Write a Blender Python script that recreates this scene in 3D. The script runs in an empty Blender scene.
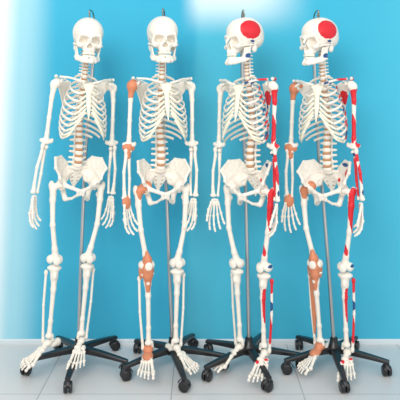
import bpy, math
import numpy as np
from mathutils import Vector, Matrix, Quaternion
V=Vector
sc=bpy.context.scene
col=sc.collection
sc.view_settings.view_transform='Standard'
rng=np.random.RandomState(3)

# ------------------------------------------------------------ materials
def mat_new(name):
    m=bpy.data.materials.new(name); m.use_nodes=True
    nt=m.node_tree; b=nt.nodes['Principled BSDF']
    return m,nt,b
def simple(name,c,rough=.5,metal=0.,noise=0.06,scale=40,bump=0.0,sss=0):
    m,nt,b=mat_new(name)
    tc=nt.nodes.new('ShaderNodeTexCoord'); n=nt.nodes.new('ShaderNodeTexNoise')
    n.inputs['Scale'].default_value=scale; nt.links.new(tc.outputs['Object'],n.inputs['Vector'])
    mx=nt.nodes.new('ShaderNodeMix'); mx.data_type='RGBA'
    mx.inputs['A'].default_value=(*[v*(1-noise) for v in c],1); mx.inputs['B'].default_value=(*[min(1,v*(1+noise)) for v in c],1)
    nt.links.new(n.outputs['Fac'],mx.inputs['Factor']); nt.links.new(mx.outputs['Result'],b.inputs['Base Color'])
    b.inputs['Roughness'].default_value=rough; b.inputs['Metallic'].default_value=metal
    return m
def bone_material():
    m,nt,b=mat_new('bone_plastic')
    at=nt.nodes.new('ShaderNodeAttribute'); at.attribute_name='Col'
    tc=nt.nodes.new('ShaderNodeTexCoord'); n=nt.nodes.new('ShaderNodeTexNoise'); n.inputs['Scale'].default_value=60
    nt.links.new(tc.outputs['Object'],n.inputs['Vector'])
    r=nt.nodes.new('ShaderNodeMapRange'); r.inputs['To Min'].default_value=.9; r.inputs['To Max'].default_value=1.05
    nt.links.new(n.outputs['Fac'],r.inputs['Value'])
    mx=nt.nodes.new('ShaderNodeVectorMath'); mx.operation='MULTIPLY'
    nt.links.new(at.outputs['Color'],mx.inputs[0]); nt.links.new(r.outputs['Result'],mx.inputs[1])
    nt.links.new(mx.outputs[0],b.inputs['Base Color']); b.inputs['Roughness'].default_value=.42
    return m
BONE=(.83,.775,.69)
M_bone=bone_material()
M_cart=simple('rib_cartilage',(.80,.76,.62),.4)
M_lig=simple('ligament_orange',(.62,.22,.11),.5,noise=.22,scale=35)
M_disc=simple('disc_tan',(.50,.25,.12),.5,noise=.15)
M_tooth=simple('tooth_ivory',(.82,.78,.66),.3)
M_black=simple('black_plastic',(.012,.012,.014),.3)
M_grey=simple('grey_rubber',(.05,.05,.055),.5)
M_steel=simple('brushed_steel',(.50,.50,.51),.28,1.0)
M_brass=simple('hook_steel',(.35,.30,.25),.3,1.0)

# ------------------------------------------------------------ SDF toolkit
class Field:
    def __init__(s,lo,hi,h):
        s.h=h; s.ax=[np.arange(lo[i],hi[i]+h,h) for i in range(3)]
        s.d=np.full([len(a) for a in s.ax],.05,dtype=np.float64)
    def sub(s,lo,hi):
        sl=[];c=[]
        for i in range(3):
            a=max(0,int(np.searchsorted(s.ax[i],lo[i]))-1); b=min(len(s.ax[i]),int(np.searchsorted(s.ax[i],hi[i]))+1)
            sl.append(slice(a,b)); c.append(s.ax[i][a:b])
        X,Y,Z=np.meshgrid(*c,indexing='ij',sparse=True)
        return tuple(sl),X,Y,Z
    def _comb(s,sl,v,k,cut):
        a=s.d[sl]
        if cut:
            v=-v
            h=np.maximum(k-np.abs(a-v),0)/k
            s.d[sl]=np.maximum(a,v)+h*h*k/4
        else:
            h=np.maximum(k-np.abs(a-v),0)/k
            s.d[sl]=np.minimum(a,v)-h*h*k/4
    def ell(s,c,r,k=.004,cut=False,yaw=0,pitch=0):
        if not hasattr(r,'__len__'): r=(r,r,r)
        m=k+3*s.h; R=max(r)+m if (yaw or pitch) else None
        lo=[c[i]-(R or r[i]+m) for i in range(3)]; hi=[c[i]+(R or r[i]+m) for i in range(3)]
        sl,X,Y,Z=s.sub(lo,hi)
        x=X-c[0];y=Y-c[1];z=Z-c[2]
        if yaw: ca,sa=math.cos(yaw),math.sin(yaw); x,z=x*ca-z*sa,x*sa+z*ca
        if pitch: ca,sa=math.cos(pitch),math.sin(pitch); y,z=y*ca+z*sa,-y*sa+z*ca
        k0=np.sqrt((x/r[0])**2+(y/r[1])**2+(z/r[2])**2)+1e-9
        k1=np.sqrt((x/r[0]**2)**2+(y/r[1]**2)**2+(z/r[2]**2)**2)+1e-9
        s._comb(sl,k0*(k0-1)/k1+0*(X+Y+Z),k,cut)
    def cone(s,a,b,ra,rb=None,k=.004,cut=False):
        if rb is None: rb=ra
        m=k+3*s.h+max(ra,rb)
        sl,X,Y,Z=s.sub([min(a[i],b[i])-m for i in range(3)],[max(a[i],b[i])+m for i in range(3)])
        ab=[b[i]-a[i] for i in range(3)]; L=sum(q*q for q in ab)+1e-12
        t=np.clip(((X-a[0])*ab[0]+(Y-a[1])*ab[1]+(Z-a[2])*ab[2])/L,0,1)
        d=np.sqrt((X-a[0]-t*ab[0])**2+(Y-a[1]-t*ab[1])**2+(Z-a[2]-t*ab[2])**2)-(ra+(rb-ra)*t)
        s._comb(sl,d,k,cut)
    def chain(s,pts,rs,k=.004):
        if not hasattr(rs,'__len__'): rs=[rs]*len(pts)
        for i in range(len(pts)-1): s.cone(pts[i],pts[i+1],rs[i],rs[i+1],k)
    def tri(s,a,b,c,th,k=.004):
        P=[np.array(q,float) for q in (a,b,c)]
        m=k+3*s.h+th
        lo=np.minimum(np.minimum(*P[:2]),P[2])-m; hi=np.maximum(np.maximum(*P[:2]),P[2])+m
        sl,X,Y,Z=s.sub(lo,hi)
        p=np.stack(np.broadcast_arrays(X,Y,Z),-1)
        nor=np.cross(P[1]-P[0],P[0]-P[2])
        e=[P[1]-P[0],P[2]-P[1],P[0]-P[2]]
        inside=0; dm=None
        for i in range(3):
            q=p-P[i]; inside=inside+np.sign(q@np.cross(e[i],nor))
            t=np.clip((q@e[i])/(e[i]@e[i]),0,1)
            dd=((q-t[...,None]*e[i])**2).sum(-1); dm=dd if dm is None else np.minimum(dm,dd)
        pl=((p-P[0])@nor)**2/(nor@nor)
        s._comb(sl,np.sqrt(np.where(inside<2,dm,pl))-th,k,False)
    def geo(s):
        d=s.d; n=np.array(d.shape)-1
        cs=[(i,j,k) for i in (0,1) for j in (0,1) for k in (0,1)]
        C=[d[c[0]:c[0]+n[0],c[1]:c[1]+n[1],c[2]:c[2]+n[2]] for c in cs]
        I=np.stack([c<0 for c in C]); act=I.any(0)&~I.all(0)
        cells=np.argwhere(act); idm=-np.ones(tuple(n),int); idm[act]=np.arange(len(cells))
        vals=np.stack([c[act] for c in C],1)
        acc=np.zeros((len(cells),3)); cnt=np.zeros(len(cells))
        for a in range(8):
            for b in range(a+1,8):
                ca,cb=np.array(cs[a]),np.array(cs[b])
                if np.abs(ca-cb).sum()!=1: continue
                va,vb=vals[:,a],vals[:,b]; x=(va<0)!=(vb<0)
                t=np.where(x,va/np.where(x,va-vb,1),0)
                acc+=np.where(x[:,None],ca+t[:,None]*(cb-ca),0); cnt+=x
        v=(cells+acc/cnt[:,None])*s.h+np.array([a[0] for a in s.ax])
        S=d<0; F=[]
        for ax in range(3):
            u,w=(ax+1)%3,(ax+2)%3
            A=np.take(S,range(S.shape[ax]-1),ax); B=np.take(S,range(1,S.shape[ax]),ax)
            for flip,msk in ((0,A&~B),(1,~A&B)):
                e=np.argwhere(msk)
                e=e[(e[:,u]>0)&(e[:,w]>0)&(e[:,u]<n[u])&(e[:,w]<n[w])]
                q=[]
                for du,dw in ((-1,-1),(0,-1),(0,0),(-1,0)):
                    c=e.copy(); c[:,u]+=du; c[:,w]+=dw; q.append(idm[c[:,0],c[:,1],c[:,2]])
                q=np.stack(q,1)
                F.append(q[:,::-1] if flip else q)
        return v,np.concatenate(F)

def sweep(pts,ru,rv,seg=8,up=None,caps=True,closed=False):
    P=[V(p) for p in pts]; n=len(P)
    if not hasattr(ru,'__len__'): ru=[ru]*n
    if not hasattr(rv,'__len__'): rv=[rv]*n
    vs=[];fs=[]; prev=None
    for i in range(n):
        if closed: t=(P[(i+1)%n]-P[i-1]).normalized()
        else: t=(P[min(i+1,n-1)]-P[max(i-1,0)]).normalized()
        if up is not None: u=V(up)
        elif prev is not None: u=prev
        else: u=V((0,0,1)) if abs(t.z)<.9 else V((0,1,0))
        u=(u-t*u.dot(t)).normalized(); prev=u; w=t.cross(u)
        for j in range(seg):
            a=2*math.pi*j/seg
            vs.append(P[i]+u*math.cos(a)*ru[i]+w*math.sin(a)*rv[i])
    for i in range(n if closed else n-1):
        for j in range(seg):
            a=i*seg;b=((i+1)%n)*seg
            fs.append((a+j,a+(j+1)%seg,b+(j+1)%seg,b+j))
    if caps and not closed:
        fs.append(tuple(range(seg))[::-1]); fs.append(tuple((n-1)*seg+j for j in range(seg)))
    return np.array([tuple(v) for v in vs]),fs
def spline(pts,n=8):
    P=[np.array(p,float) for p in pts]; out=[]
    P=[2*P[0]-P[1]]+P+[2*P[-1]-P[-2]]
    for i in range(1,len(P)-2):
        for j in range(n):
            t=j/n
            out.append(.5*((2*P[i])+(-P[i-1]+P[i+1])*t+(2*P[i-1]-5*P[i]+4*P[i+1]-P[i+2])*t*t+(-P[i-1]+3*P[i]-3*P[i+1]+P[i+2])*t**3))
    out.append(P[-2]); return out
def mirror(g):
    v,f=g; v=v.copy(); v[:,0]*=-1
    if isinstance(f,np.ndarray): return v,f[:,::-1]
    return v,[tuple(q)[::-1] for q in f]
def join(gs):
    vs=[];fs=[];o=0
    for v,f in gs:
        vs.append(v); fs+= [tuple(int(i)+o for i in q) for q in f]; o+=len(v)
    return np.concatenate(vs),fs
def mesh(name,g,mat,paint=None,colr=None,smooth=True):
    v,f=g
    me=bpy.data.meshes.new(name); me.from_pydata([tuple(p) for p in v],[],[tuple(int(i) for i in q) for q in f]); me.update()
    if smooth: me.polygons.foreach_set('use_smooth',[True]*len(me.polygons))
    me.materials.append(mat)
    if mat is M_bone:
        c=np.ones((len(v),4)); c[:,:3]=colr or BONE
        for (pc,pr,pcol) in (paint or []):
            q=((v-np.array(pc))/np.array(pr)); w=(q**2).sum(1)
            amp=.05 if max(pr)>.04 and min(pr)>.03 else .14
            w=w+amp*np.sin(v[:,0]*210+v[:,2]*130)*np.cos(v[:,1]*200-v[:,2]*90)
            c[w<1,:3]=pcol
        a=me.attributes.new('Col','FLOAT_COLOR','POINT'); a.data.foreach_set('color',c.ravel())
    return me
def obj(name,me,parent=None,loc=(0,0,0),rot=None,scale=None):
    o=bpy.data.objects.new(name,me); col.objects.link(o)
    o.location=loc
    if rot is not None: o.rotation_euler=rot
    if scale is not None: o.scale=scale if hasattr(scale,'__len__') else (scale,)*3
    if parent: o.parent=parent
    return o
G={}
# ------------------------------------------------------------ SKULL
f=Field((-.09,-.12,1.515),(.09,.125,1.715),.0022)
f.ell((0,.018,1.632),(.073,.090,.074),.004)
f.ell((0,-.028,1.632),(.060,.050,.056),.02)
f.ell((0,.05,1.60),(.058,.055,.045),.02)
f.ell((0,-.02,1.575),(.05,.055,.03),.015)
f.ell((0,-.048,1.565),(.034,.036,.036),.01)
f.ell((0,-.062,1.540),(.027,.024,.016),.008)
for s in (1,-1):
    f.cone((s*.010,-.080,1.610),(s*.046,-.066,1.616),.0075,.006,.006)
    f.cone((s*.046,-.066,1.616),(s*.054,-.052,1.58),.006,.007,.005)
    f.ell((s*.043,-.062,1.566),(.016,.014,.012),.008)
    f.cone((s*.028,-.074,1.570),(s*.048,-.058,1.564),.006,.007,.005)
    f.cone((s*.048,-.055,1.566),(s*.066,-.02,1.570),.0055,.004,.004)
    f.cone((s*.066,-.02,1.570),(s*.064,.012,1.575),.004,.006,.004)
    f.ell((s*.052,.026,1.558),(.012,.014,.02),.008)
    f.ell((s*.078,-.034,1.60),(.020,.020,.026),.008,cut=True)
    f.cone((s*.066,-.005,1.545),(s*.06,-.028,1.552),.009,.016,.004,cut=True)
    f.ell((s*.029,-.078,1.591),(.020,.042,.0175),.003,cut=True,yaw=s*.25)
f.cone((0,-.078,1.612),(0,-.093,1.588),.0065,.0055,.006)
f.ell((0,-.090,1.566),(.0085,.036,.012),.003,cut=True)
f.ell((-.006,-.090,1.560),(.0080,.036,.008),.003,cut=True)
f.ell((.006,-.090,1.560),(.0080,.036,.008),.003,cut=True)
f.ell((0,-.02,1.535),(.022,.045,.014),.004,cut=True)
f.cone((0,-.088,1.548),(0,-.084,1.535),.005,.006,.004)
G['cranium']=f.geo()
f=Field((-.075,-.11,1.47),(.075,.03,1.585),.002)
f.cone((-.012,-.084,1.492),(.012,-.084,1.492),.0105,.0105)
for s in (1,-1):
    f.chain([(s*.012,-.084,1.492),(s*.03,-.068,1.493),(s*.05,-.028,1.502),(s*.054,-.01,1.512)],[.0105,.009,.008,.008],.006)
    f.chain([(s*.01,-.082,1.506),(s*.026,-.068,1.507),(s*.042,-.038,1.512)],[.007,.006,.006],.006)
    f.tri((s*.053,-.006,1.506),(s*.046,-.034,1.508),(s*.057,-.002,1.56),.004,.006)
    f.tri((s*.046,-.034,1.508),(s*.057,-.002,1.56),(s*.055,-.03,1.556),.004,.006)
    f.ell((s*.058,0,1.566),(.007,.005,.006),.004)
G['jaw']=f.geo()
f=Field((-.04,-.1,1.505),(.04,-.03,1.54),.0016)
for i in range(-6,7):
    a=i*math.radians(13)
    x=.027*math.sin(a); y=-.057-.028*math.cos(a)
    w=.0034 if abs(i)<4 else .0045
    f.ell((x,y,1.5280),(w,w,.0064),.0008)
    f.ell((x*.95,y*.98,1.5145),(w,w,.006),.0008)
G['teeth']=f.geo()
# ------------------------------------------------------------ vertebra
f=Field((-.045,-.022,-.035),(.045,.062,.02),.0018)
f.ell((0,0,0),(.0175,.0145,.0125),.003)
f.cone((0,0,-.004),(0,0,.004),.013,.013,.004)
for s in (1,-1):
    f.chain([(s*.008,.012,.002),(s*.014,.022,.003),(s*.032,.028,.004)],[.005,.006,.0045],.004)
    f.cone((s*.014,.022,.012),(s*.014,.024,-.012),.0045,.0045,.003)
    f.cone((s*.014,.022,.0),(0,.03,-.002),.005,.005,.004)
f.chain([(0,.028,0),(0,.042,-.01),(0,.052,-.018)],[.0055,.004,.005],.004)
G['vertebra']=f.geo()
f=Field((-.022,-.02,-.01),(.022,.02,.01),.0018)
f.ell((0,0,0),(.0168,.0138,.0078),.002)
G['disc']=f.geo()
# ------------------------------------------------------------ sternum
f=Field((-.04,-.13,1.19),(.04,-.03,1.42),.002)
def stern_y(z): return -.058-(1.40-z)/.15*.038
f.tri((-.026,stern_y(1.395),1.392),(.026,stern_y(1.395),1.392),(0,stern_y(1.34),1.335),.0045)
for i in range(9):
    z=1.35-i*.0125; w=.013 if i<6 else .012-(i-5)*.0015
    f.ell((0,stern_y(z),z),(w,.006,.010),.006)
f.cone((0,stern_y(1.25),1.25),(0,stern_y(1.22),1.222),.005,.003,.005)
G['sternum']=f.geo()
# ------------------------------------------------------------ clavicle, scapula (+x)
G['clavicle']=sweep(spline([(.022,-.06,1.398),(.06,-.066,1.408),(.10,-.035,1.418),(.145,-.005,1.420)],5),
   [.008]+[.0055]*14+[.007],[.008]+[.0055]*14+[.009],8)
f=Field((.03,-.04,1.24),(.19,.115,1.45),.002)
a,b,c,e=(.062,.082,1.395),(.135,.045,1.402),(.088,.088,1.262),(.14,.035,1.375)
f.tri(a,b,c,.0026); f.tri(b,c,e,.003)
f.chain([a,(.075,.09,1.33),c],.0038); f.chain([c,(.11,.07,1.32),e],.0042); f.chain([a,(.10,.07,1.41),b],.0035)
f.chain([(.066,.09,1.372),(.11,.085,1.395),(.155,.045,1.42),(.162,.008,1.422)],[.004,.006,.008,.008],.006)
f.chain([(.135,.035,1.40),(.132,.0,1.405),(.14,-.018,1.395)],[.007,.006,.006],.005)
f.ell((.14,.03,1.385),(.011,.014,.019),.005)
G['scapula']=f.geo()
# ------------------------------------------------------------ arm bones
f=Field((-.045,-.045,-.32),(.045,.045,.04),.0024)
f.ell((-.006,0,.004),(.022,.022,.023),.006); f.ell((.013,-.003,-.005),(.012,.016,.02),.006)
f.chain([(.004,0,-.02),(.006,0,-.07),(.003,0,-.17),(0,0,-.25),(0,0,-.28)],[.0150,.0105,.0095,.010,.0125],.008)
f.cone((-.026,0,-.285),(.022,-.002,-.285),.010,.010,.010); f.ell((-.03,.003,-.28),(.008,.008,.010)); f.ell((0,-.004,-.293),(.022,.011,.010),.004)
G['humerus']=f.geo()
f=Field((-.03,-.04,-.27),(.05,.04,.05),.0022)
f.ell((-.006,.016,.006),(.011,.013,.019),.005); f.ell((-.006,-.002,-.018),(.011,.013,.011),.006)
f.chain([(-.006,.01,-.01),(-.008,.006,-.06),(-.014,.004,-.15),(-.012,0,-.235)],[.011,.008,.0065,.0058],.006)
f.ell((-.012,0,-.240),(.008,.008,.008),.004)
G['ulna']=f.geo()
f=Field((-.03,-.04,-.27),(.05,.04,.02),.0022)
f.cone((.016,-.004,-.010),(.016,-.004,-.016),.010,.010,.002); f.chain([(.016,-.004,-.02),(.013,-.002,-.045),(.020,0,-.12),(.016,0,-.20),(.012,0,-.235)],[.0065,.0075,.0072,.0075,.011],.006)
f.ell((.012,0,-.242),(.016,.010,.009),.004)
G['radius']=f.geo()
f=Field((-.06,-.09,-.195),(.085,.03,.015),.0019)
for x,z in ((.014,-.010),(.003,-.008),(-.009,-.010),(.018,-.022),(.006,-.022),(-.004,-.023),(-.014,-.021)):
    f.ell((x,0,z-.002),(.0075,.008,.0075),.0015)
mb=[.017,.005,-.007,-.018]; mh=[.028,.008,-.012,-.030]; mz=[-.088,-.090,-.084,-.076]; fl=[.072,.080,.074,.058]; sp=[.12,.02,-.09,-.22]
for i in range(4):
    a=(mb[i],0,-.032); b=(mh[i],-.002,mz[i])
    f.cone(a,b,.0052,.0045,.001); f.ell(a,.007,.002); f.ell(b,.0078,.002)
    p=np.array(b)
    for fr,cu in ((.47,14),(.31,32),(.22,50)):
        L=fl[i]*fr; c=math.radians(cu); dr=np.array([math.sin(sp[i])*math.cos(c),-math.sin(c),-math.cos(sp[i])*math.cos(c)])
        p0=p+dr*.003; q=p+dr*L
        f.cone(p0,q,.0055,.0042,.001); f.ell(p0+dr*.002,.0062,.001); f.ell(q,.0055,.001); p=q
P=[(.022,-.004,-.022),(.040,-.018,-.056),(.048,-.028,-.084),(.052,-.034,-.106)]
for i in range(3):
    f.cone(P[i],P[i+1],.0058,.0050,.001); f.ell(P[i],.0078,.002); f.ell(P[i+1],.0062,.001)
G['hand']=f.geo()
# ------------------------------------------------------------ pelvis
f=Field((-.16,-.085,.78),(.16,.105,1.04),.0026)
for s in (1,-1):
    SI=(s*.036,.060,.940);CB=(s*.048,.082,.985);C1=(s*.085,.066,1.018);CT=(s*.124,.022,1.016);AS=(s*.134,-.036,.975);AI=(s*.110,-.038,.925);AC=(s*.088,.004,.893); FO=(s*.088,.035,.965)
    for t in ((SI,CB,FO),(CB,C1,FO),(C1,CT,FO),(CT,AS,FO),(AS,AI,FO),(AI,AC,FO),(AC,SI,FO)): f.tri(*t,.0035,.010)
    f.chain([SI,CB,C1,CT,AS],[.006,.007,.0065,.007,.0075],.006); f.chain([AS,(s*.112,-.03,.945),AI,(s*.100,-.025,.905)],[.007,.005,.007,.008],.006)
    f.chain([SI,(s*.055,.055,.905),AC],[.009,.011,.016],.01)
    f.ell((s*.088,.002,.890),(.026,.030,.031),.008)
    f.chain([(s*.078,-.012,.888),(s*.045,-.045,.878),(s*.014,-.058,.868)],[.013,.0085,.0095],.006)
    f.chain([(s*.014,-.058,.868),(s*.014,-.052,.845)],[.009,.008],.005)
    f.chain([(s*.080,.02,.880),(s*.068,.034,.845),(s*.060,.022,.815)],[.015,.012,.014],.008)
    f.chain([(s*.058,.018,.812),(s*.036,-.018,.822),(s*.014,-.050,.845)],[.011,.006,.007],.006)
    f.ell((s*.104,-.008,.886),(.026,.024,.024),.003,cut=True)
f.cone((0,-.058,.868),(0,-.054,.848),.008,.008,.003)
G['pelvis']=f.geo()
f=Field((-.06,.01,.83),(.06,.12,.99),.0022)
f.tri((-.046,.055,.968),(.046,.055,.968),(0,.092,.89),.008,.006); f.ell((0,.045,.966),(.024,.017,.014),.008)
f.tri((-.046,.060,.95),(.046,.060,.95),(0,.092,.87),.008,.006)
f.chain([(0,.090,.89),(0,.090,.865),(0,.078,.845)],[.010,.007,.004],.006)
f.chain([(0,.085,.97),(0,.098,.93),(0,.1,.9)],[.005,.005,.004],.005)
for i in range(4):
    for s in (1,-1): f.ell((s*(.022-.003*i),.045+.011*i,.951-.019*i),(.004,.012,.004),.002,cut=True)
G['sacrum']=f.geo()
# ------------------------------------------------------------ leg (origin hip)
f=Field((-.06,-.05,-.41),(.08,.05,.035),.0026)
f.ell((0,0,0),.0225,.004); f.chain([(0,0,0),(.034,.006,-.016)],[.014,.015],.008)
f.ell((.046,.010,-.008),(.013,.018,.022),.008); f.ell((.024,.016,-.055),(.010,.009,.012),.008)
f.chain([(.036,.006,-.03),(.034,.002,-.08),(.024,-.010,-.2),(0,-.004,-.32),(-.008,.002,-.355)],[.0165,.0135,.0115,.0125,.018],.012)
f.ell((-.030,.006,-.375),(.018,.027,.022),.010); f.ell((.014,.006,-.374),(.018,.027,.021),.010)
f.ell((-.008,-.016,-.368),(.02,.012,.018),.008); f.ell((-.008,.02,-.392),(.006,.024,.018),.004,cut=True)
G['femur']=f.geo()
f=Field((-.04,-.055,-.405),(.02,-.015,-.34),.002)
f.ell((-.010,-.036,-.372),(.019,.009,.021)); G['patella']=f.geo()
f=Field((-.06,-.04,-.80),(.04,.04,-.39),.0026)
f.ell((-.010,.002,-.415),(.036,.025,.013),.005); f.chain([(-.010,.0,-.42),(-.012,-.004,-.46),(-.014,-.006,-.52),(-.018,0,-.68),(-.018,0,-.74)],[.024,.0165,.0118,.0098,.0125],.012)
f.ell((-.010,-.022,-.452),(.009,.008,.014),.008)
f.ell((-.018,0,-.752),(.019,.017,.013),.008); f.cone((-.033,-.002,-.75),(-.037,-.002,-.772),.008,.007,.006)
G['tibia']=f.geo()
f=Field((-.02,-.03,-.81),(.055,.04,-.41),.0024)
f.ell((.026,.014,-.440),(.010,.010,.013),.005); f.chain([(.026,.013,-.45),(.023,.010,-.6),(.012,.006,-.74),(.008,.006,-.775)],[.0065,.0060,.0062,.008],.005)
f.ell((.009,.005,-.775),(.008,.010,.014),.005)
G['fibula']=f.geo()
f=Field((-.055,-.20,-.06),(.055,.095,.035),.0022)
f.ell((0,-.002,-.002),(.019,.026,.017),.004); f.ell((-.006,-.028,-.008),(.014,.014,.012),.003)
f.ell((0,.042,-.022),(.017,.034,.018),.006); f.ell((0,.06,-.026),(.016,.018,.02),.006)
f.ell((-.010,-.046,-.013),(.018,.011,.013),.002); f.ell((.016,-.036,-.022),(.012,.020,.012),.002)
for x in (-.020,-.008,.003): f.ell((x,-.062,-.016-.1*(x+.02)),(.0075,.010,.009),.0015)
bx=[-.022,-.009,.003,.014,.024]; hx=[-.034,-.014,.002,.018,.032]; by=[-.072,-.076,-.074,-.066,-.056]; hy=[-.122,-.130,-.126,-.118,-.106]; ty=[-.165,-.170,-.162,-.150,-.134]
for i in range(5):
    r=.0080 if i==0 else .0052
    a=(bx[i],by[i],-.018-.003*i); b=(hx[i],hy[i],-.043)
    f.cone(a,b,r,r*.9,.001); f.ell(a,r+.0025,.002); f.ell(b,r+.003,.002)
    t=(hx[i]*1.12,ty[i],-.048); m=tuple(b[j]*.45+t[j]*.55 for j in range(3)); m=(m[0],m[1],m[2]+.006)
    f.cone((b[0],b[1]-.006,b[2]),m,r*.9,r*.75,.001); f.ell(m,r+.001,.001); f.cone(m,t,r*.8,r*.75,.001); f.ell(t,r*.95,.001)
G['foot']=f.geo()
# ligaments
f=Field((-.05,-.05,-.07),(.05,.05,.05),.0022)
f.ell((.002,0,.0),(.027,.027,.029),.01); f.chain([(.004,0,-.01),(.006,0,-.055)],[.018,.0125],.01); f.cone((0,0,.01),(-.03,.005,.015),.015,.010,.01)
G['lig_shoulder']=f.geo()
f=Field((-.06,-.05,-.07),(.06,.05,.06),.0022)
f.chain([(-.002,0,.035),(0,0,0),(0,.002,-.045)],[.0125,.017,.0125],.012); f.ell((-.02,0,.0),(.014,.013,.018),.01); f.ell((.018,0,.0),(.014,.013,.018),.01)
G['lig_elbow']=f.geo()
f=Field((-.05,-.04,-.07),(.05,.04,.04),.0024)
f.ell((.002,0,-.010),(.026,.014,.034),.006)
G['lig_wrist']=f.geo()
f=Field((-.05,-.05,-.09),(.09,.06,.05),.0024)
f.chain([(-.005,0,.008),(.030,.006,-.014),(.034,.004,-.05)],[.027,.020,.0150],.012)
G['lig_hip']=f.geo()
f=Field((-.07,-.06,-.53),(.06,.06,-.27),.0026)
f.chain([(-.004,-.014,-.31),(-.008,-.010,-.345),(-.009,-.012,-.39),(-.011,-.012,-.42),(-.012,-.012,-.495)],[.010,.020,.025,.022,.010],.014)
f.ell((-.034,.004,-.40),(.011,.015,.042),.008); f.ell((.020,.004,-.40),(.011,.015,.042),.008)
G['lig_knee']=f.geo()
f=Field((-.05,-.05,-.74),(.05,.05,-.43),.003)
f.tri((.022,.010,-.45),(-.012,.0,-.47),(.008,.004,-.72),.006,.006)
G['lig_membrane']=f.geo()
f=Field((-.05,-.09,-.05),(.05,.05,.04),.0024)
f.ell((0,.0,.004),(.026,.027,.021),.008); f.ell((-.002,-.040,-.010),(.026,.034,.015),.008)
G['lig_ankle']=f.geo()

RED=(.68,.010,.022); BLUE=(.012,.07,.22)
def pt(c,r,cl): return (c,r,cl)
PAINT={
 'cranium':[pt((.080,-.002,1.648),(.050,.060,.051),RED),pt((.068,.008,1.586),(.012,.018,.010),BLUE)],
 'jaw':[pt((.055,-.012,1.522),(.015,.016,.012),BLUE)],
 'humerus':[pt((.01,-.005,-.05),(.03,.02,.042),RED),pt((.012,.010,-.14),(.012,.012,.035),BLUE),pt((0,-.006,-.205),(.016,.016,.070),RED),pt((.02,0,-.275),(.014,.02,.02),RED)],
 'ulna':[pt((-.01,0,-.12),(.02,.009,.08),RED),pt((-.006,-.006,-.03),(.012,.010,.012),BLUE),pt((-.01,0,-.21),(.02,.008,.02),RED)],
 'radius':[pt((.013,-.004,-.045),(.02,.012,.02),RED),pt((.02,0,-.12),(.02,.009,.05),RED),pt((.018,0,-.21),(.02,.006,.015),BLUE)],
 'hand':[pt((.02,0,-.06),(.006,.02,.010),RED),pt((0,0,-.022),(.010,.02,.006),RED)],
 'femur':[pt((.046,.006,-.012),(.016,.022,.022),RED),pt((.040,-.004,-.11),(.020,.022,.11),RED),pt((.014,.018,-.22),(.010,.012,.04),BLUE),pt((.004,-.004,-.29),(.012,.02,.035),RED),pt((.028,0,-.366),(.010,.02,.008),BLUE)],
 'tibia':[pt((-.004,-.006,-.55),(.011,.02,.10),RED),pt((-.024,.008,-.64),(.006,.012,.05),BLUE)],
 'fibula':[pt((.026,.01,-.46),(.012,.02,.04),RED),pt((.02,.01,-.56),(.012,.02,.025),BLUE),pt((.014,.006,-.67),(.012,.02,.07),RED)],
 'foot':[pt((-.02,-.07,-.018),(.010,.012,.02),RED),pt((0,.06,-.02),(.02,.015,.02),BLUE),pt((.016,-.04,-.018),(.010,.010,.012),RED)],
 'pelvis':[pt((.10,.06,1.003),(.030,.05,.010),BLUE),pt((.116,.0,.965),(.016,.03,.024),RED),pt((.06,.05,.93),(.010,.04,.010),RED)],
 'scapula':[pt((.10,.07,1.33),(.035,.04,.035),RED),pt((.14,.03,1.42),(.03,.03,.012),RED),pt((.08,.09,1.28),(.015,.02,.02),BLUE)],
 'clavicle':[pt((.12,-.02,1.42),(.03,.03,.012),RED),pt((.05,-.065,1.405),(.014,.03,.012),BLUE)],
}
cache={}
def M(key,side=1,painted=False,mat=None,name=None):
    k=(key,side,painted)
    if k not in cache:
        g=G[key]
        if side<0:
            pl=[((-c[0],c[1],c[2]),r,cl) for c,r,cl in PAINT.get(key,[])]
            g=mirror(g)
        else: pl=PAINT.get(key,[])
        cache[k]=mesh(name or key,g,mat or M_bone,pl if painted else None)
    return cache[k]
ZS=[1.56,1.548,1.45,1.40,1.33,1.26,1.19,1.13,1.06,1.0,.96,.9]
YS=[.016,.014,.018,.032,.050,.062,.062,.048,.030,.030,.042,.06]
def spy(z): return float(np.interp(-z,[-a for a in ZS],YS))
def rotdir(d):
    return V((0,0,-1)).rotation_difference(V(d).normalized())
ra=[.054,.076,.090,.101,.107,.112,.115,.116,.115,.109,.099,.084]
rb=[.050,.064,.074,.081,.086,.090,.092,.094,.094,.090,.080,.070]
dr=[.045,.062,.075,.085,.09,.095,.1,.105,.105,.1,.075,.05]
te=[150,150,148,145,140,136,130,122,115,105,80,55]
ribg=[]; cartg=[]
for i in range(12):
    zs=1.430-.0268*i+.004; ys=spy(zs)+.022; cy=ys-rb[i]
    def rp(th):
        th=math.radians(th); return (ra[i]*math.sin(th),cy+rb[i]*math.cos(th)+.010*math.sin(min(th*2,math.pi)),zs-dr[i]*(1-math.cos(th))/2-(.01 if i>0 else 0)*math.sin(th))
    N=22; P=[rp(7+(te[i]-7)*j/(N-1)) for j in range(N)]
    hh=[.0045]*2+[.0064]*(N-4)+[.0068,.0058]
    ribg.append(sweep(P,hh,[.0038]*N,8,up=(0,0,1)))
    if i<10:
        e=P[-1]
        if i<7:
            zt=[1.385,1.357,1.335,1.312,1.290,1.272,1.257][i]; t=(.014 if i else .024,stern_y(zt),zt)
        else: t=[(.034,-.094,1.222),(.050,-.090,1.200),(.066,-.084,1.178)][i-7]
        q=rp(te[i]+14)
        m=((e[0]*.5+t[0]*.5),min(e[1],t[1])*.7+.3*(e[1]+t[1])/2-.004,min(e[2],q[2])*.55+.45*t[2] if i>3 else (e[2]+t[2])/2)
        cartg.append(sweep(spline([e,m,t],5),.0056,.0038,8,up=(0,0,1)))
M_ribs={}
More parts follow.
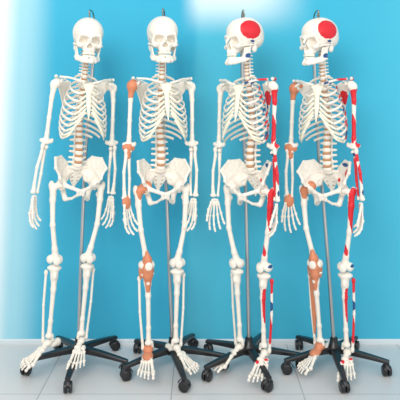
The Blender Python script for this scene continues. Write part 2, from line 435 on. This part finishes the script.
def rib_mesh(i,s,painted):
    k=(i,s,painted)
    if k not in M_ribs:
        g=ribg[i] if s>0 else mirror(ribg[i])
        pl=None
        if painted:
            pl=[(((s*ra[i],-.01+.02*(i%2),1.43-.0268*i-dr[i]*.5),(.022,.020,.05),RED if i%4 else BLUE))]
        M_ribs[k]=mesh('rib',g,M_bone,pl)
    return M_ribs[k]
M_cartm=[mesh('costal_cartilage',g if s>0 else mirror(g),M_cart) for s in (1,-1) for g in cartg]

def empty(name,parent=None,loc=(0,0,0)):
    e=obj(name,None,parent,loc); e.empty_display_size=.05; return e
HS=1.04
CE=V((0,.014,1.555)); SKO=V((0,.014,1.570))
eye_g=join([sweep([(0,.006+.008*math.cos(a),1.716+.008*math.sin(a)) for a in np.linspace(0,2*math.pi,17)[:-1]],.0020,.0020,6,up=(1,0,0),closed=True),
            sweep([(0,.006,1.69),(0,.006,1.709)],.004,.003,8)])
me_eye=mesh('hanging_eyelet',eye_g,M_brass)

def skeleton(label,x,lean,yaw,head_yaw,arms,legs,painted=False,lig=False,scale=1,dz=0,y=0):
    root=empty('anatomical_skeleton'); root['label']=label; root['category']='skeleton'; root['group']='life-size anatomical skeleton models'
    Mx=Matrix.Translation((x,y,dz))@Matrix.Rotation(math.radians(lean),4,'Y')@Matrix.Rotation(math.radians(yaw),4,'Z')@Matrix.Scale(scale,4)
    root.matrix_world=Mx
    sk=empty('skull',root,SKO); sk.rotation_euler=(0,0,math.radians(head_yaw-yaw)); sk.scale=(HS,)*3
    obj('cranium',M('cranium',1,painted),sk,-CE); obj('jaw',M('jaw',1,painted),sk,-CE)
    obj('teeth',M('teeth',1,False,M_tooth),sk,-CE)
    obj('hanging_eyelet',me_eye,sk,-CE)
    sp_=empty('spine',root,(0,.04,.97))
    o0=V(sp_.location)
    zz=[1.552-.0168*i for i in range(7)]+[1.430-.0268*i for i in range(12)]+[1.107-.0315*i for i in range(5)]
    for i,z in enumerate(zz):
        s=.76 if i<7 else (.84+.022*(i-7) if i<19 else 1.18+.03*(i-19))
        sz=.74 if i<7 else (.98 if i<19 else 1.2)
        slope=(spy(z+.01)-spy(z-.01))/.02
        obj('vertebra',M('vertebra'),sp_,V((0,spy(z),z))-o0,(-math.atan(slope)*1.0,0,0),(s,s*(.95 if i<19 else .8),sz))
        if i<23:
            z2=(z+zz[i+1])/2; obj('spinal_disc',M('disc',1,False,M_disc,'spinal_disc'),sp_,V((0,spy(z2)-.001,z2))-o0,None,(s*1.04,s*1.04,.62 if i<7 else .9 if i<19 else 1.1))
    obj('sacrum',M('sacrum'),root); obj('pelvis',M('pelvis',1,painted),root,(0,0,0),None,(.95,1,1))
    rc=empty('rib_cage',root,(0,0,1.3)); o0=V((0,0,1.3))
    obj('sternum',M('sternum',1,False,M_cart,'sternum'),rc,-o0)
    for s in (1,-1):
        for i in range(12):
            obj('rib',rib_mesh(i,s,painted and s>0),rc,-o0)
            if i<10: obj('costal_cartilage',M_cartm[i+(0 if s>0 else 10)],rc,-o0)
        pa=painted and s>0
        sg=empty('shoulder_girdle',root,(0,.03,1.39)); og=V(sg.location); sg.scale=(.90,1,1)
        obj('clavicle',M('clavicle',s,pa),sg,-og); obj('scapula',M('scapula',s,pa),sg,-og)
        A=arms[0] if s<0 else arms[1]
        sh=V((s*.146,.018,1.385)); arm=empty('arm',root,sh)
        R3=(Matrix.Rotation(math.radians(lean),3,'Y')@Matrix.Rotation(math.radians(yaw),3,'Z')).inverted()
        d1=(R3@V(A[0])).normalized(); d2=(R3@V(A[1])).normalized(); d3=(R3@V(A[2])).normalized()
        h=obj('humerus',M('humerus',s,pa),arm); h.rotation_mode='QUATERNION'; h.rotation_quaternion=rotdir(d1)
        el=d1*.298
        tw=Matrix.Rotation(math.radians(-s*A[3]*.5),3,'Z').to_quaternion(); tw2=Matrix.Rotation(math.radians(-s*A[3]),3,'Z').to_quaternion()
        for n,k in (('ulna','ulna'),('radius_bone','radius')):
            b=obj(n,M(k,s,pa,None,n),arm,el); b.rotation_mode='QUATERNION'; b.rotation_quaternion=rotdir(d2)@tw
        wr=el+d2*.252
        b=obj('hand',M('hand',s,pa),arm,wr); b.rotation_mode='QUATERNION'; b.rotation_quaternion=rotdir(d3)@tw2
        L=legs[0] if s<0 else legs[1]
        hp=V((s*.085,.004,.89)); leg=empty('leg',root,hp); leg.rotation_euler=(math.radians(L[1]),math.radians(L[0]),0)
        for k in ('femur','patella','tibia','fibula'): obj(k,M(k,s,pa),leg)
        an=V((-s*.016,.002,-.785)); ft=obj('foot',M('foot',s,pa),leg,an); ft.rotation_euler=(math.radians(L[3]),0,math.radians(L[2]))
        if lig and s<0:
            def lg(n,k,par,loc,q=None):
                o=obj(n,M(k,s,False,M_lig,n),par,loc); o['label']='orange brown ligament capsule around the joint'
                if q is not None: o.rotation_mode='QUATERNION'; o.rotation_quaternion=q
            lg('shoulder_ligament','lig_shoulder',arm,(0,0,0),rotdir(d1)); lg('elbow_ligament','lig_elbow',arm,el,rotdir(d2)@tw); lg('wrist_ligament','lig_wrist',arm,wr,rotdir(d3)@tw2)
            lg('hip_ligament','lig_hip',leg,(0,0,0)); lg('knee_ligament','lig_knee',leg,(0,0,0))
            if lig>1: lg('shin_membrane','lig_membrane',leg,(0,0,0))
            o=obj('ankle_ligament',M('lig_ankle',s,False,M_lig,'ankle_ligament'),leg,an,(math.radians(L[3]),0,math.radians(L[2])))
    top=Mx@(SKO+HS*(Matrix.Rotation(math.radians(head_yaw-yaw),3,'Z')@(V((0,.006,1.722))-CE)))
    return root,Mx,top

# ------------------------------------------------------------ rolling stand
def cyl(c,axis,r,L,seg=20,r2=None):
    a=V(c)-V(axis)*L/2; b=V(c)+V(axis)*L/2; r2=r2 or r
    ch=min(r,L)*.15; ax=V(axis)
    pts=[a,a+ax*ch,b-ax*ch,b]; rr=[r-ch,r,r2,r2-ch]
    return sweep(pts,rr,rr,seg)
def loft(sections):
    vs=[];fs=[];n=len(sections[0])
    for s_ in sections: vs+=s_
    for i in range(len(sections)-1):
        for j in range(n): fs.append((i*n+j,i*n+(j+1)%n,(i+1)*n+(j+1)%n,(i+1)*n+j))
    fs.append(tuple(range(n))[::-1]); fs.append(tuple((len(sections)-1)*n+j for j in range(n)))
    return np.array(vs),fs
def legbeam():
    S=[]
    for t in np.linspace(0,1,9):
        x=.03+.235*t; w=.021-.009*t; zt=.108-.034*t**1.3; h=.028-.012*t
        S.append([(x,-w,zt-h),(x,-w,zt-.006),(x,-w*.7,zt),(x,w*.7,zt),(x,w,zt-.006),(x,w,zt-h)])
    return loft(S)
me_leg=mesh('base_leg',legbeam(),M_black,smooth=False)
me_hub=mesh('hub',sweep([(0,0,.07),(0,0,.075),(0,0,.11),(0,0,.122),(0,0,.15)],[.03,.036,.036,.022,.018],[.03,.036,.036,.022,.018],24),M_black)
me_wheel=mesh('wheel',join([cyl((0,-.0115,0),(0,1,0),.0255,.015),cyl((0,.0115,0),(0,1,0),.0255,.015),cyl((0,0,0),(0,1,0),.008,.03)]),M_black)
hood=sweep([(.0275*math.cos(a),0,.001+.0275*math.sin(a)) for a in np.linspace(math.radians(20),math.radians(165),9)],.009,.0028,8,up=(0,1,0))
me_fork=mesh('caster_fork',join([hood,cyl((0,0,.037),(0,0,1),.008,.022)]),M_grey)

def stand(x,y,base_ang,top,mid,lab):
    root=empty('rolling_stand',None,(x,y,0)); root['label']=lab; root['category']='display stand'; root['group']='five-legged skeleton stands on casters'
    obj('hub',me_hub,root)
    for i in range(5):
        a=math.radians(base_ang+72*i)
        obj('base_leg',me_leg,root,(0,0,0),(0,0,a))
        ct=empty('caster',root,(.25*math.cos(a),.25*math.sin(a),.0265)); ct.rotation_euler=(0,0,a+rng.uniform(-1.2,1.2))
        obj('wheel',me_wheel,ct,(0.006,0,0)); obj('caster_fork',me_fork,ct)
    T=V(top)-V((x,y,0)); Mi=[V(m)-V((x,y,0)) for m in mid]
    P=spline([(0,0,.12)]+[tuple(m) for m in Mi],10)
    obj('pole',mesh('pole',sweep(P,.0095,.0095,16),M_steel),root)
    last=Mi[-1]; h=T-last
    hk=[tuple(last+V((0,0,-.02))),tuple(last+V((0,0,.010))),tuple(last+V((h.x*.25,h.y*.25,T.z-last.z+.006))),tuple(last+V((h.x*.7,h.y*.7,T.z-last.z+.022))),tuple(T+V((0,-.010,.014))),tuple(T+V((0,-.008,-.004))),tuple(T+V((0,.003,-.008)))]
    obj('hook',mesh('hook',sweep(spline(hk,6),.0038,.0038,8),M_brass),root)
    return root

def px(u): return (u-200)/205.
SK=[
 dict(label='plain white anatomical skeleton model hanging on a wheeled stand',x=px(66),lean=4.0,yaw=26,head_yaw=18,scale=.975,dz=.060,
   arms=((( -.16,-.02,-1),(-.18,-.12,-1),(-.12,-.1,-1),50),((.0,0,-1),(-.02,-.08,-1),(0,-.05,-1),65)),
   legs=((2,0,-62,12),(0,-1,-24,12))),
 dict(label='white skeleton model with orange ligaments on one side',x=px(162),lean=.2,yaw=18,head_yaw=12,lig=1,dz=.020,
   arms=(((-.07,0,-1),(-.02,-.12,-1),(.08,-.05,-1),35),((.03,0,-1),(.02,-.1,-1),(-.04,-.1,-1),65)),
   legs=((0,0,-18,6),(0,-1,22,6))),
 dict(label='white skeleton model with red and blue painted muscle areas',x=px(252),lean=-1.4,yaw=-34,head_yaw=-58,painted=True,dz=.014,
   arms=(((-.05,0,-1),(-.07,-.12,-1),(-.02,-.05,-1),50),((-.0,0,-1),(.04,-.1,-1),(.02,-.05,-1),60)),
   legs=((0,0,-24,8),(0,0,14,8))),
 dict(label='skeleton model with red blue muscle paint and orange ligaments',x=px(334),lean=-2.5,yaw=-30,head_yaw=-56,painted=True,lig=2,dz=.014,
   arms=(((-.07,0,-1),(-.04,-.1,-1),(.02,-.05,-1),40),((.03,0,-1),(.10,-.1,-1),(.04,-.05,-1),60)),
   legs=((0,0,-20,8),(0,0,14,8))),
]
bases=[(px(76),270),(px(172),284),(px(250),286),(px(337),268)]
for (bx_,ang),s in zip(bases,SK):
    r,Mx,top=skeleton(**s)
    def bh(z,off):
        c=Mx@V((0,.0,z)); return V((c.x,off,c.z))
    pelv=bh(.93,.150); thor=bh(1.28,.160); neck=bh(1.52,.165); tp=bh(1.66,.165)
    by_=.07
    stand(bx_,by_,ang,top,[(bx_*.65+pelv.x*.35,by_+.02,.45),(pelv.x*.75+bx_*.25,.145,.86),pelv+V((0,.002,.05)),thor,neck,tp],'black five-legged rolling stand with steel pole on casters')

# ------------------------------------------------------------ room
def plane(name,verts,mat,kind='structure'):
    me=bpy.data.meshes.new(name); me.from_pydata(verts,[],[(0,1,2,3)]); me.materials.append(mat)
    o=bpy.data.objects.new(name,me); col.objects.link(o); o['kind']=kind; return o
WY=.36
m,nt,b=mat_new('wall_blue_painted_haze')
def N(t): return nt.nodes.new(t)
def link(a,b_): nt.links.new(a,b_)
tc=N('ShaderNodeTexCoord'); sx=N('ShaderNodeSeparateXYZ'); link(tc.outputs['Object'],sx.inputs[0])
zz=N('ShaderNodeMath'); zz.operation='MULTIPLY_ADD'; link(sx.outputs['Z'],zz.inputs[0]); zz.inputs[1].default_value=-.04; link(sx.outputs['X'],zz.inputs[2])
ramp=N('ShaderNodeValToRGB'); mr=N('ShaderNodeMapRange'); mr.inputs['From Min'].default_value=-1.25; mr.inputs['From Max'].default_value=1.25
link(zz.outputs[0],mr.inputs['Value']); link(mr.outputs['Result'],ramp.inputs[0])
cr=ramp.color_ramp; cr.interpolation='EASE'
fade_stops=[(0.0,(.92,.95,.96)),(.03,(.86,.93,.95)),(.085,(.34,.66,.78)),(.165,(.055,.43,.64)),(.455,(.050,.42,.63)),(.475,(.085,.49,.67)),(.60,(.07,.47,.66)),(.75,(.055,.44,.635)),(1,(.08,.48,.67))]  # blue wall; first entries paint a washed-out white fade into its left edge
while len(cr.elements)<len(fade_stops): cr.elements.new(.5)
for e,(p,c) in zip(cr.elements,fade_stops): e.position=p; e.color=(*c,1)
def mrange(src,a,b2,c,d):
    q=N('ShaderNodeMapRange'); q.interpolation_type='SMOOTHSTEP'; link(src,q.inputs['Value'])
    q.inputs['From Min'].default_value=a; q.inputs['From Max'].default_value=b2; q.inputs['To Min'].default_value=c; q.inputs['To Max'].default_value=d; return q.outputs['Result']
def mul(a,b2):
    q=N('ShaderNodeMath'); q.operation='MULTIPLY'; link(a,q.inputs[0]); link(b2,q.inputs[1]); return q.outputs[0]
haze_band=mul(mul(mrange(sx.outputs['Z'],1.66,1.90,0,.8),mrange(sx.outputs['X'],-.12,.02,0,1)),mrange(sx.outputs['X'],.25,.65,1,0))  # mask for pale haze at top centre, painted into the wall colour
mb_=N('ShaderNodeMix'); mb_.data_type='RGBA'; link(haze_band,mb_.inputs['Factor']); link(ramp.outputs['Color'],mb_.inputs['A']); mb_.inputs['B'].default_value=(.80,.91,.94,1)
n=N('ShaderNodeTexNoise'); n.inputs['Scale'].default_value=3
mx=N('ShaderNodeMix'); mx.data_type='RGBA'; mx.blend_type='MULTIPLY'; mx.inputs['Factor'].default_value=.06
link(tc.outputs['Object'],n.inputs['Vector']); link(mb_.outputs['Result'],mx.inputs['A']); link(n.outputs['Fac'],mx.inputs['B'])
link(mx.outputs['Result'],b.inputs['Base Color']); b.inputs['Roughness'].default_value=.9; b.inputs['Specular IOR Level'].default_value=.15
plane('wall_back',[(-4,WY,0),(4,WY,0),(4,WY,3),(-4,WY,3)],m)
M_sk=simple('skirting_white',(.62,.70,.74),.5,noise=.03,scale=6)
x0,x1=-4,4
prof=[(WY,0),(WY-.010,0),(WY-.010,.020),(WY-.006,.026),(WY,.026)]
vs=[(x,y,z) for x in (x0,x1) for y,z in prof]; n_=len(prof)
me=bpy.data.meshes.new('baseboard_back'); me.from_pydata(vs,[],[(j,(j+1)%n_,n_+(j+1)%n_,n_+j) for j in range(n_)]); me.materials.append(M_sk)
o=bpy.data.objects.new('baseboard_back',me); col.objects.link(o); o['kind']='structure'
m,nt,b=mat_new('floor_tiles')
tc=nt.nodes.new('ShaderNodeTexCoord'); br=nt.nodes.new('ShaderNodeTexBrick'); br.offset=0; br.inputs['Scale'].default_value=1
br.inputs['Brick Width'].default_value=.6; br.inputs['Row Height'].default_value=.6; br.inputs['Mortar Size'].default_value=.003
br.inputs['Color1'].default_value=(.62,.62,.62,1); br.inputs['Color2'].default_value=(.66,.66,.66,1); br.inputs['Mortar'].default_value=(.40,.41,.42,1)
mp=nt.nodes.new('ShaderNodeMapping'); mp.inputs['Location'].default_value=(.13,.20,0)
nt.links.new(tc.outputs['Object'],mp.inputs['Vector']); nt.links.new(mp.outputs['Vector'],br.inputs['Vector']); nt.links.new(br.outputs['Color'],b.inputs['Base Color']); b.inputs['Roughness'].default_value=.3
plane('floor',[(-4,-5,0),(4,-5,0),(4,WY,0),(-4,WY,0)],m)

# ------------------------------------------------------------ light
w=bpy.data.worlds.new('World'); sc.world=w; w.use_nodes=True
w.node_tree.nodes['Background'].inputs[0].default_value=(1,.99,.97,1); w.node_tree.nodes['Background'].inputs[1].default_value=.78
def area(name,loc,target,size,power,c=(1,1,1)):
    l=bpy.data.lights.new(name,'AREA'); l.size=size; l.energy=power; l.color=c
    o=bpy.data.objects.new(name,l); col.objects.link(o); o.location=loc
    o.rotation_euler=(V(target)-V(loc)).to_track_quat('-Z','Y').to_euler()
area('key_light',(-.9,-3.4,3.0),(0,0,.95),1.8,98,(1,.97,.93))
area('fill_light',(2.2,-3.4,2.4),(.2,0,.9),3.5,45)
cam=bpy.data.cameras.new('camera'); co=bpy.data.objects.new('camera',cam); col.objects.link(co)
co.location=(0,-3,1.38); co.rotation_euler=(math.pi/2,0,0); cam.sensor_width=36; cam.lens=36*615/400; cam.shift_y=-109/400
sc.camera=co
